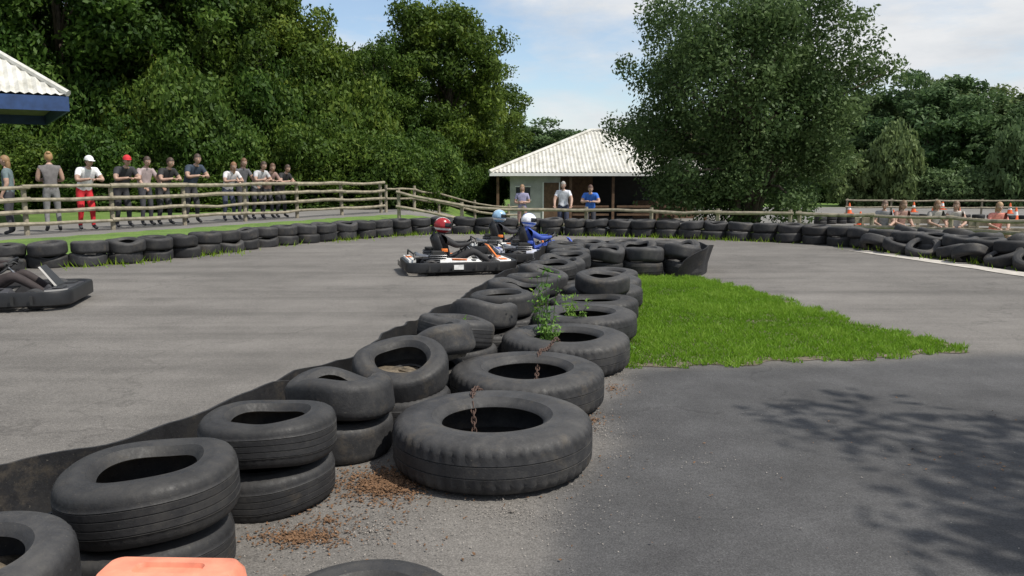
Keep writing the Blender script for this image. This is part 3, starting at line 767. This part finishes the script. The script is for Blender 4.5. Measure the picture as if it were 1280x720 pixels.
def body(pose,bulk=1.0):
    key=(pose.__name__,bulk)
    if key in cache: return cache[key]
    J=pose(); names=[k for k in J if k!='head']; idx={k:i for i,k in enumerate(names)}
    me=bpy.data.meshes.new('sk'); me.from_pydata([J[k] for k in names],[(idx[a],idx[c]) for a,c in BON],[])
    ob=bpy.data.objects.new('sk',me); COL.objects.link(ob)
    sk=ob.modifiers.new('s','SKIN'); sk.use_smooth_shade=True
    for k in names:
        d=me.skin_vertices[0].data[idx[k]]; r=rad(k,bulk); d.radius=(r,r); d.use_root=(k=='pelvis')
    ss=ob.modifiers.new('ss','SUBSURF'); ss.levels=2; ss.render_levels=2
    dg=bpy.context.evaluated_depsgraph_get(); dg.update()
    m2=bpy.data.meshes.new_from_object(ob.evaluated_get(dg))
    vs=[tuple(v.co) for v in m2.vertices]; fs=[tuple(p.vertices) for p in m2.polygons]; cs=np.array([p.center for p in m2.polygons])
    bpy.data.objects.remove(ob)
    best=np.full(len(cs),1e9); lab=np.zeros(len(cs),int); tt=np.zeros(len(cs))
    for bi,(a,c) in enumerate(BON):
        A=np.array(J[a]);B=np.array(J[c]);AB=B-A; t=np.clip(((cs-A)@AB)/(AB@AB),0,1)
        d=np.linalg.norm(cs-(A+t[:,None]*AB),axis=1)/(rad(a,bulk)*(1-t)+rad(c,bulk)*t)
        k=d<best; best[k]=d[k]; lab[k]=bi; tt[k]=t[k]
    cache[key]=(J,vs,fs,lab,tt); return cache[key]
mcache={}
def cm(name,col,rough=.8):
    k=(name,col)
    if k not in mcache: mcache[k]=simple(name,col,rough,.22,14,bmp=.25 if 'cloth' in name else 0)
    return mcache[k]
SKIN=cm('skin',(.38,.24,.18),.55); EYEW=cm('eye_white',(.7,.7,.68),.4); EYED=cm('eye_dark',(.03,.02,.015),.3); LIP=cm('lip',(.30,.12,.1),.5); SHOE=cm('shoe_cloth',(.04,.04,.045)); VIS=cm('visor',(.01,.01,.012),.08)
def person(name,pose,loc,face,shirt,pants,sleeve='short',legs='long',hair=(.05,.03,.02),hairlen=0,hat=None,look=(0,0),helmet=None,sc=1,bulk=1.06,parent=None,skin=SKIN,gloves=None,shoe=SHOE):
    J,vs,fs,lab,tt=body(pose,bulk)
    MS=cm('shirt_cloth',shirt); MP=cm('trouser_cloth',pants); MH=cm('hair',hair,.6)
    b=MB(); b.v=list(vs)
    for f,l,t in zip(fs,lab,tt):
        a,c=BON[l]
        if a in('pelvis','spine','chest') and c not in('neckb','hiL','hiR'): m=MS
        elif c=='neckb': m=MS
        elif a=='neckb': m=skin if not helmet else MS
        elif c[:2]=='hi': m=MP
        elif a[:2]=='sh': m=MS if (sleeve=='long' or (sleeve=='short' and t<.55) or (sleeve=='none' and t<.02)) else skin
        elif a[:2]=='el': m=MS if sleeve=='long' else skin
        elif a[:2]=='wr': m=gloves or skin
        elif a[:2]=='hi': m=MP if legs!='short' or t<.8 else skin
        elif a[:2]=='kn': m=MP if legs!='short' and t<.93 else (skin if legs=='short' else shoe)
        else: m=shoe
        if a=='pelvis' and c=='spine' and t<.12: m=MP
        b.f.append(f); b.m.append(b.mi(m))
    for sgn,sd in ((-1,'L'),(1,'R')):
        w=Vector(J['wr'+sd]); p=Vector(J['pa'+sd]); d=(p-w).normalized()
        dn=Vector((0,0,-1)) if abs(d.z)<.8 else Vector((-sgn,0,0)); sdv=d.cross(dn).normalized(); dn=sdv.cross(d).normalized()*-1
        if dn.z>0 and abs(d.z)<.8: dn=-dn
        gm=gloves or skin
        for k,ln in zip((-1.5,-.5,.5,1.5),(.066,.078,.074,.058)):
            r0=p+sdv*k*.019
            b.tube([r0,r0+d*(.03+ln*.35),r0+d*(.03+ln*.62)+dn*ln*.3,r0+d*(.03+ln*.6)+dn*ln*.65],[.0105,.0095,.0088,.006],gm,6)
        q=p-d*.03-sdv*sgn*.026; b.tube([q,q-sdv*sgn*.026+d*.022,q-sdv*sgn*.03+d*.05+dn*.012],[.012,.010,.007],gm,6)
    hc=Vector(J['head']); hr=Euler((R(look[1]),0,R(look[0]))); hm=hr.to_matrix()
    def T(p): return hc+hm@Vector(p)
    def hf(p):
        z=p.z
        if z<0: k=1+.34*z; p=Vector((p.x*k,p.y*(1+.16*z) + (.06*-z if p.y>0 else 0),z))
        if p.y>.6: p=Vector((p.x,.6+(p.y-.6)*.75,z))
        return p
    if not helmet:
        b.ell(hc,(.078,.100,.120),skin,hr,20,14,hf)
        b.tube([T((0,.088,.012)),T((0,.100,-.012)),T((0,.112,-.03)),T((0,.092,-.038))],[.008,.010,.015,.009],skin,7)
        for sg in(-1,1):
            b.ell(T((sg*.03,.083,.008)),(.014,.009,.008),EYEW,hr,8,6); b.ell(T((sg*.03,.0905,.008)),(.006,.004,.0065),EYED,hr,8,6)
            b.tube([T((sg*.014,.093,.027)),T((sg*.032,.092,.031)),T((sg*.048,.08,.026))],[.0035,.0045,.003],MH,5)
            b.ell(T((sg*.077,-.005,-.008)),(.010,.020,.032),skin,hr,8,6)
        b.ell(T((0,.088,-.062)),(.024,.008,.0075),LIP,hr,10,6)
        keep=lambda q: (q.z>.42) or (q.y<.15 and q.z>-.1) or (q.y<-.15 and q.z>-.55)
        b.ell(T((0,-.006,.006)),(.087,.108,.129),MH,hr,24,18,hf,keep)
        if hairlen in(1,2):
            b.ell(T((0,-.06,-.08)),(.078,.055,.14 if hairlen==1 else .2),MH,hr,14,10)
        if hairlen==3: b.ell(T((0,-.075,.10)),(.045,.045,.038),MH,hr,12,8)
        if hat:
            HM=cm('cap_cloth',hat)
            b.ell(T((0,-.004,.03)),(.094,.114,.110),HM,hr,24,14,None,lambda q:q.z>-.02)
            vs2=[];n=9
            for k in range(n):
                a=R(35+110*k/(n-1)); 
                vs2+=[T((.088*math.cos(a),.108*math.sin(a),.034)),T((.085*math.cos(a),.108*math.sin(a)+.075*math.sin(a)**.7,.026))]
            b.add(vs2,[(2*k,2*k+1,2*k+3,2*k+2) for k in range(n-1)],HM)
            b.add([v+hm@Vector((0,0,.005)) for v in vs2],[(2*k,2*k+2,2*k+3,2*k+1) for k in range(n-1)],HM)
    else:
        HM=cm('helmet_shell',helmet,.25); H2=cm('helmet_trim',hat or (.7,.7,.7),.3)
        def hh(p):
            if p.z<-.3: p=Vector((p.x*.9,p.y*(.92 if p.y<0 else 1.06),max(p.z,-.85)))
            return p
        b.ell(hc,(.128,.155,.145),HM,hr,26,18,hh)
        b.ell(hc,(.1315,.1585,.1485),VIS,hr,32,24,hh,lambda q: q.y>.25 and -.12<q.z<.42)
        b.ell(hc,(.1295,.1568,.1468),H2,hr,32,24,hh,lambda q: abs(q.x)<.22 and q.z>.45)
        b.ell(hc,(.1295,.1568,.1468),H2,hr,32,24,hh,lambda q: q.z<-.2 and q.z>-.5)
    ob=b.obj(name,loc=loc,rot=(0,0,face),angle=0)
    ob.scale=(sc,)*3
    if parent: ob.parent=parent
    return ob
fd=-nrm
face_tr=math.atan2(-fd[0],fd[1])
def spot(pxr, off=.44):
    A=FEN_A+nrm*off; D=FEN_B-FEN_A; s=(pxr*A[1]-A[0])/(D[0]-pxr*D[1]); q=A+D*s; return float(q[0]),float(q[1])
SP=[
 (-.625,P_stand,.5,dict(shirt=(.12,.16,.17),pants=(.05,.05,.06),hair=(.22,.13,.06),hairlen=1,face=1.9,sc=1.0)),
 (-.572,P_fold,.55,dict(shirt=(.13,.12,.12),pants=(.2,.2,.2),sleeve='none',hair=(.34,.2,.09),hairlen=3,face=.6,sc=1.06)),
 (-.528,P_lean,.44,dict(shirt=(.75,.75,.76),pants=(.55,.02,.03),hair=(.04,.03,.02),hat=(.7,.7,.7),look=(10,-8),sc=1.08,bulk=1.18)),
 (-.482,P_lean,.44,dict(shirt=(.03,.03,.035),pants=(.03,.03,.035),hat=(.5,.02,.03),look=(-15,-5),sc=1.10,bulk=1.18)),
 (-.455,P_rest,.6,dict(shirt=(.35,.28,.28),pants=(.05,.05,.06),look=(-10,-8),sc=1.06)),
 (-.430,P_lean,.44,dict(shirt=(.02,.02,.022),pants=(.04,.04,.045),look=(5,-10),sc=1.08,bulk=1.18)),
 (-.396,P_lean,.44,dict(shirt=(.03,.045,.07),pants=(.035,.035,.04),look=(-20,-6),sc=1.15,bulk=1.18)),
 (-.350,P_lean,.44,dict(shirt=(.6,.58,.6),pants=(.05,.06,.1),hair=(.2,.1,.05),hairlen=2,look=(-12,-8),sc=1.03)),
 (-.335,P_rest,.65,dict(shirt=(.1,.1,.11),pants=(.05,.05,.06),hair=(.12,.06,.03),hairlen=1,look=(-12,-5),sc=1.07)),
 (-.314,P_lean,.44,dict(shirt=(.45,.45,.47),pants=(.04,.04,.05),look=(-8,-8),sc=1.05)),
 (-.302,P_lean,.46,dict(shirt=(.25,.16,.14),pants=(.05,.05,.06),hair=(.1,.05,.03),hairlen=1,look=(-20,-12),sc=1.02)),
 (-.285,P_lean,.44,dict(shirt=(.02,.02,.022),pants=(.03,.03,.035),look=(-15,-12),sc=1.0,bulk=1.18)),
]
for br,po,off,kw in SP:
    x,y=spot(br,off); kw=dict(kw); fa=kw.pop('face',face_tr+random.uniform(-.2,.2))
    person('spectator',po,(x,y,gz(x,y)),fa,**kw)
def facing(dx,dy): return math.atan2(-dx,dy)
for x,y,po,kw in [(1.68,26.35,P_rest,dict(shirt=(.62,.63,.68),pants=(.04,.045,.08),hair=(.3,.28,.26),look=(0,-5),sc=1.03,bulk=1.18)),
                (2.52,25.85,P_lean,dict(shirt=(.03,.13,.5),pants=(.03,.03,.04),hair=(.08,.04,.03),look=(15,-8),sc=1.0,bulk=1.18)),
                (.34,26.6,P_fold,dict(shirt=(.25,.24,.36),pants=(.3,.18,.15),hair=(.25,.15,.08),hairlen=1,look=(0,0),sc=.94))]:
    person('track_marshal',po,(x,y,gz(x,y)),facing(-.1,-1),**kw)
def bench(x,y,rz):
    z=gz(x,y); b=MB()
    b.box((0,0,.42),(1.7,.3,.05),M_WOOD); b.box((0,.23,.75),(1.7,.04,.16),M_WOOD); b.box((0,.21,.58),(1.7,.03,.1),M_WOOD)
    for sx_ in(-.65,.65): b.box((sx_,0,.2),(.07,.3,.4),M_WOOD); b.box((sx_,.19,.45),(.07,.05,.8),M_WOOD)
    b.obj('park_bench',False,loc=(x,y,z),rot=(0,0,rz),bevel=.008)
for x,y,rz in [(10.15,21.5,-.1),(11.75,21.7,-.2),(12.75,20.6,-.3)]:
    bench(x,y,rz)
seat=[(9.95,21.5,-.3,dict(shirt=(.25,.24,.25),pants=(.1,.1,.12),hair=(.1,.06,.04))),(10.4,21.5,.2,dict(shirt=(.30,.17,.14),pants=(.15,.13,.12),hair=(.15,.09,.05),hairlen=1)),
      (11.45,21.75,.1,dict(shirt=(.30,.28,.26),pants=(.2,.17,.13),hair=(.18,.10,.05),hairlen=1)),(11.95,21.65,-.4,dict(shirt=(.5,.45,.42),pants=(.12,.12,.15),sleeve='none',hair=(.12,.07,.04),hairlen=1)),
      (12.5,20.7,-.1,dict(shirt=(.62,.22,.18),pants=(.4,.26,.22),legs='short',hair=(.35,.22,.12),hairlen=1)),]
for x,y,rz,kw in seat:
    person('seated_spectator',P_sit,(x,y-.02,gz(x,y)),math.pi+rz,sc=1.0,look=(rz*40,-6),**kw)

# ------------------------------------------------------------------ karts
def kart(loc,head,accent,suit,helm,trim,sc=.88,pod=(.75,.75,.73)):
    e=empty('racing_kart',loc,(0,0,head),sc)
    PD=cm('kart_panel_paint',pod,.35); AC=cm('kart_accent_paint',accent,.35)
    b=MB()
    path=rr(.95,.64,.22,8); path=path[::-1]
    b.sweep(path,[(0,.05),(.05,.06),(.065,.12),(.06,.19),(.03,.225),(-.02,.225),(-.03,.2),(-.03,.07)],M_PLBLK)
    for sg in(-1,1):
        for k in range(-3,4): b.box((k*.2,sg*.710,.14),(.03,.012,.1),M_DARK)
        b.box((-.1,sg*.706,.15),(.22,.012,.08),PD)
    for k in(-2,-1,0,1,2): b.box((-1.016,k*.2,.14),(.012,.03,.1),M_DARK)
    b.obj('bumper',parent=e)
    b=MB(); b.box((.05,0,.055),(1.5,.62,.02),M_STEEL)
    for sg in(-1,1):
        b.tube([(-.8,sg*.3,.08),(-.2,sg*.33,.08),(.3,sg*.28,.08),(.8,sg*.2,.08)],.018,M_STEEL,8)
        b.tube([(-.55,sg*.33,.1),(-.5,sg*.6,.13),(.4,sg*.6,.13),(.45,sg*.3,.1)],.014,M_STEEL,8)
    b.tube([(-.55,-.55,.135),(-.55,.55,.135)],.02,M_STEEL,10); b.tube([(.58,-.48,.13),(.58,.48,.13)],.014,M_STEEL,8)
    b.tube([(.5,0,.08),(.16,0,.46)],.012,M_STEEL,8)
    b.obj('chassis',parent=e)
    b=MB()
    for sg in(-1,1):
        y0,y1=sg*.36,sg*.61
        vs=[(-.42,y0,.10),(.40,y0,.10),(.40,y1,.10),(-.42,y1,.10),(-.38,y0+sg*.02,.29),(.30,y0+sg*.02,.25),(.32,y1-sg*.02,.23),(-.40,y1-sg*.02,.25)]
        fs=[(0,1,2,3),(4,5,6,7),(0,1,5,4),(1,2,6,5),(2,3,7,6),(3,0,4,7)]
        b.add(vs,fs,PD)
        b.box((-.05,sg*.485,.268),(.26,.17,.01),AC,(sg*.06,.05,0)); b.box((.2,sg*.485,.252),(.08,.19,.01),M_PLBLK,(sg*.06,.05,0))
    vs=[(.68,-.5,.09),(.68,.5,.09),(.93,.42,.09),(.93,-.42,.09),(.66,-.44,.22),(.66,.44,.22),(.9,.34,.225),(.9,-.34,.225)]
    b.add(vs,[(0,3,2,1),(4,5,6,7),(0,1,5,4),(1,2,6,5),(2,3,7,6),(3,0,4,7)],PD)
    b.box((.78,.25,.232),(.12,.2,.01),AC); b.box((.78,-.25,.232),(.12,.2,.01),AC)
    b.add([(.70,-.17,.235),(.70,.17,.235),(.52,.13,.47),(.52,-.13,.47),(.73,-.15,.235),(.73,.15,.235),(.545,.115,.475),(.545,-.115,.475)],[(0,1,2,3),(7,6,5,4),(0,3,7,4),(1,5,6,2),(2,6,7,3),(0,4,5,1)],AC)
    b.box((-.86,0,.245),(.12,.9,.05),PD); b.box((-.86,.1,.272),(.10,.25,.006),AC)
    b.obj('bodywork',parent=e,bevel=.015)
    b=MB()
    for x,y,r,w in((-.55,.50,.135,.2),(-.55,-.50,.135,.2),(.58,.50,.125,.13),(.58,-.50,.125,.13)):
        h=w/2; b.revolve([(.06,-h*.8),(r*.8,-h),(r*.95,-h*.85),(r,-h*.5),(r,h*.5),(r*.95,h*.85),(r*.8,h),(.06,h*.8)],M_TYRE,24,'Y',(x,y,r))
        b.revolve([(.0,-h*.6),(.062,-h*.75),(.062,h*.75),(0,h*.6)],M_STEEL,14,'Y',(x,y,r),closed=False)
    b.obj('wheels',parent=e)
    b=MB(); vs=[];fs=[]; n=9; prof=[(.12,.09,.19),(-.05,.085,.21),(-.26,.12,.22),(-.38,.28,.215),(-.45,.5,.20),(-.48,.60,.15)]
    for x,z,w in prof:
        for k in range(n):
            t=-1+2*k/(n-1); vs.append((x+abs(t)**3*.10,t*w,z+abs(t)**3*.12))
    for i in range(len(prof)-1):
        for k in range(n-1): fs.append((i*n+k,i*n+k+1,(i+1)*n+k+1,(i+1)*n+k))
    b.add(vs,fs,M_PLBLK); so=b.obj('seat',parent=e); md=so.modifiers.new('s','SOLIDIFY'); md.thickness=.012
    b=MB()
    for sg in(-1,1):
        b.box((-.42,sg*.42,.25),(.26,.2,.22),M_DARK); b.box((-.42,sg*.42,.385),(.2,.16,.05),M_DARK)
        for k in range(5): b.box((-.42,sg*.42,.2+k*.035),(.29,.23,.008),M_STEEL)
        b.box((-.30,sg*.42,.42),(.1,.1,.05),AC)
    b.tube([(-.55,-.3,.3),(-.72,-.1,.3),(-.72,.2,.3)],[.03,.05,.05],M_STEEL,10)
    b.tube([(-.83,-.5,.27),(-.83,-.45,.36),(-.83,.45,.36),(-.83,.5,.27)],.016,M_PLBLK,8)
    b.obj('engine',parent=e,bevel=.008)
    b=MB(); ax=Vector((-.34,0,.38)).normalized(); u=Vector((0,1,0)); w=ax.cross(u)
    b.tube([Vector((.16,0,.48))+(u*math.cos(a)+w*math.sin(a))*.14 for a in [k*math.pi/10 for k in range(20)]],.014,M_PLBLK,8,closed=True)
    b.tube([(.16,-.13,.48),(.16,.13,.48)],.009,M_STEEL,6); b.obj('steering_wheel',parent=e)
    person('driver',P_drive,(0,0,0),-math.pi/2,suit,suit,sleeve='long',helmet=helm,hat=trim,parent=e,gloves=cm('glove_cloth',(.03,.03,.03)),look=(-4,-6),bulk=1.12)
    return e
kart((-.86,12.55,.006),R(14),(.75,.2,.04),(.02,.02,.022),(.28,.015,.02),(.7,.7,.7))
kart((-.02,15.4,.006),R(10),(.75,.2,.04),(.02,.02,.025),(.25,.4,.55),(.8,.8,.8))
kart((.52,14.0,.006),R(8),(.05,.1,.45),(.035,.075,.33),(.75,.76,.8),(.1,.2,.6),pod=(.5,.52,.6))
kart((-6.0,9.2,.006),R(14),(.03,.03,.032),(.03,.022,.022),(.45,.03,.03),(.8,.8,.8),sc=.95,pod=(.05,.05,.055))

def cone(x,y,s=1):
    b=MB(); b.box((0,0,.02),(.38,.38,.04),M_CONE)
    b.revolve([(.14,.04),(.105,.22)],M_CONE,16,closed=False); b.revolve([(.105,.22),(.07,.4)],M_WHITEP,16,closed=False); b.revolve([(.07,.4),(.03,.6),(0,.605)],M_CONE,16,closed=False)
    b.obj('traffic_cone',loc=(x,y,gz(x,y)+.005)).scale=(s,)*3
for x,y in [(19,40),(22,42),(24.5,44),(27,43),(28.5,47),(31,50),(33,48),(26,52),(30,56),(16.5,38),(21,50),(-.5,33)]: cone(x,y,1.1)
e=empty('tyre_barrier')
for i in range(34):
    x=15+i*.62; y=39+2.2*math.sin(i*.16)
    inst('tyre',CTL[i%3],(x,y,gz(x,y)+.1),(0,0,i),parent=e); inst('tyre',CTL[(i+1)%3],(x,y,gz(x,y)+.3),(0,0,i*2),parent=e)

# ------------------------------------------------------------------ light, world, camera
az=R(118); el=R(55)
sv=Vector((math.sin(az)*math.cos(el),math.cos(az)*math.cos(el),math.sin(el)))
sl=bpy.data.lights.new('sun','SUN'); sl.energy=5.0; sl.angle=R(.5); sl.color=(1,.95,.86)
so=bpy.data.objects.new('sun',sl); COL.objects.link(so); so.rotation_euler=sv.to_track_quat('Z','Y').to_euler(); so.location=(0,0,30)
w=bpy.data.worlds.new('World'); S.world=w; w.use_nodes=True; nt=w.node_tree
bg=nt.nodes['Background']; bg.inputs['Strength'].default_value=.1
sk=nt.nodes.new('ShaderNodeTexSky'); sk.sky_type='NISHITA'; sk.sun_disc=False; sk.sun_elevation=el; sk.sun_rotation=az; sk.air_density=1.0; sk.dust_density=.6
tc=nt.nodes.new('ShaderNodeTexCoord'); mp=nt.nodes.new('ShaderNodeMapping'); mp.inputs['Scale'].default_value=(1,1,3.2); mp.inputs['Location'].default_value=(.3,.1,.2)
nt.links.new(tc.outputs['Generated'],mp.inputs['Vector'])
cl=noisen(nt,2.6,9,.58,mp.outputs[0],.25)
f=ramp(nt,cl,[(.40,(.12,)*3),(.58,(1,)*3)])
c2=ramp(nt,noisen(nt,5,7,.6,mp.outputs[0]),[(.3,(6.2,6.6,7.1)),(.7,(8.7,8.8,8.9))])
skb=mix(nt,sk.outputs[0],(1.45,1.5,1.55),1,'MULTIPLY')
nt.links.new(mix(nt,skb,c2,f),bg.inputs['Color'])
cam=bpy.data.cameras.new('cam'); cam.lens=28.125; cam.sensor_width=36; cam.clip_end=2000; cam.clip_start=.05
co=bpy.data.objects.new('camera',cam); COL.objects.link(co); co.location=(0,0,1.5); co.rotation_euler=(R(82),0,0)
S.camera=co
S.view_settings.view_transform='Standard'; S.view_settings.look='None'; S.view_settings.exposure=0
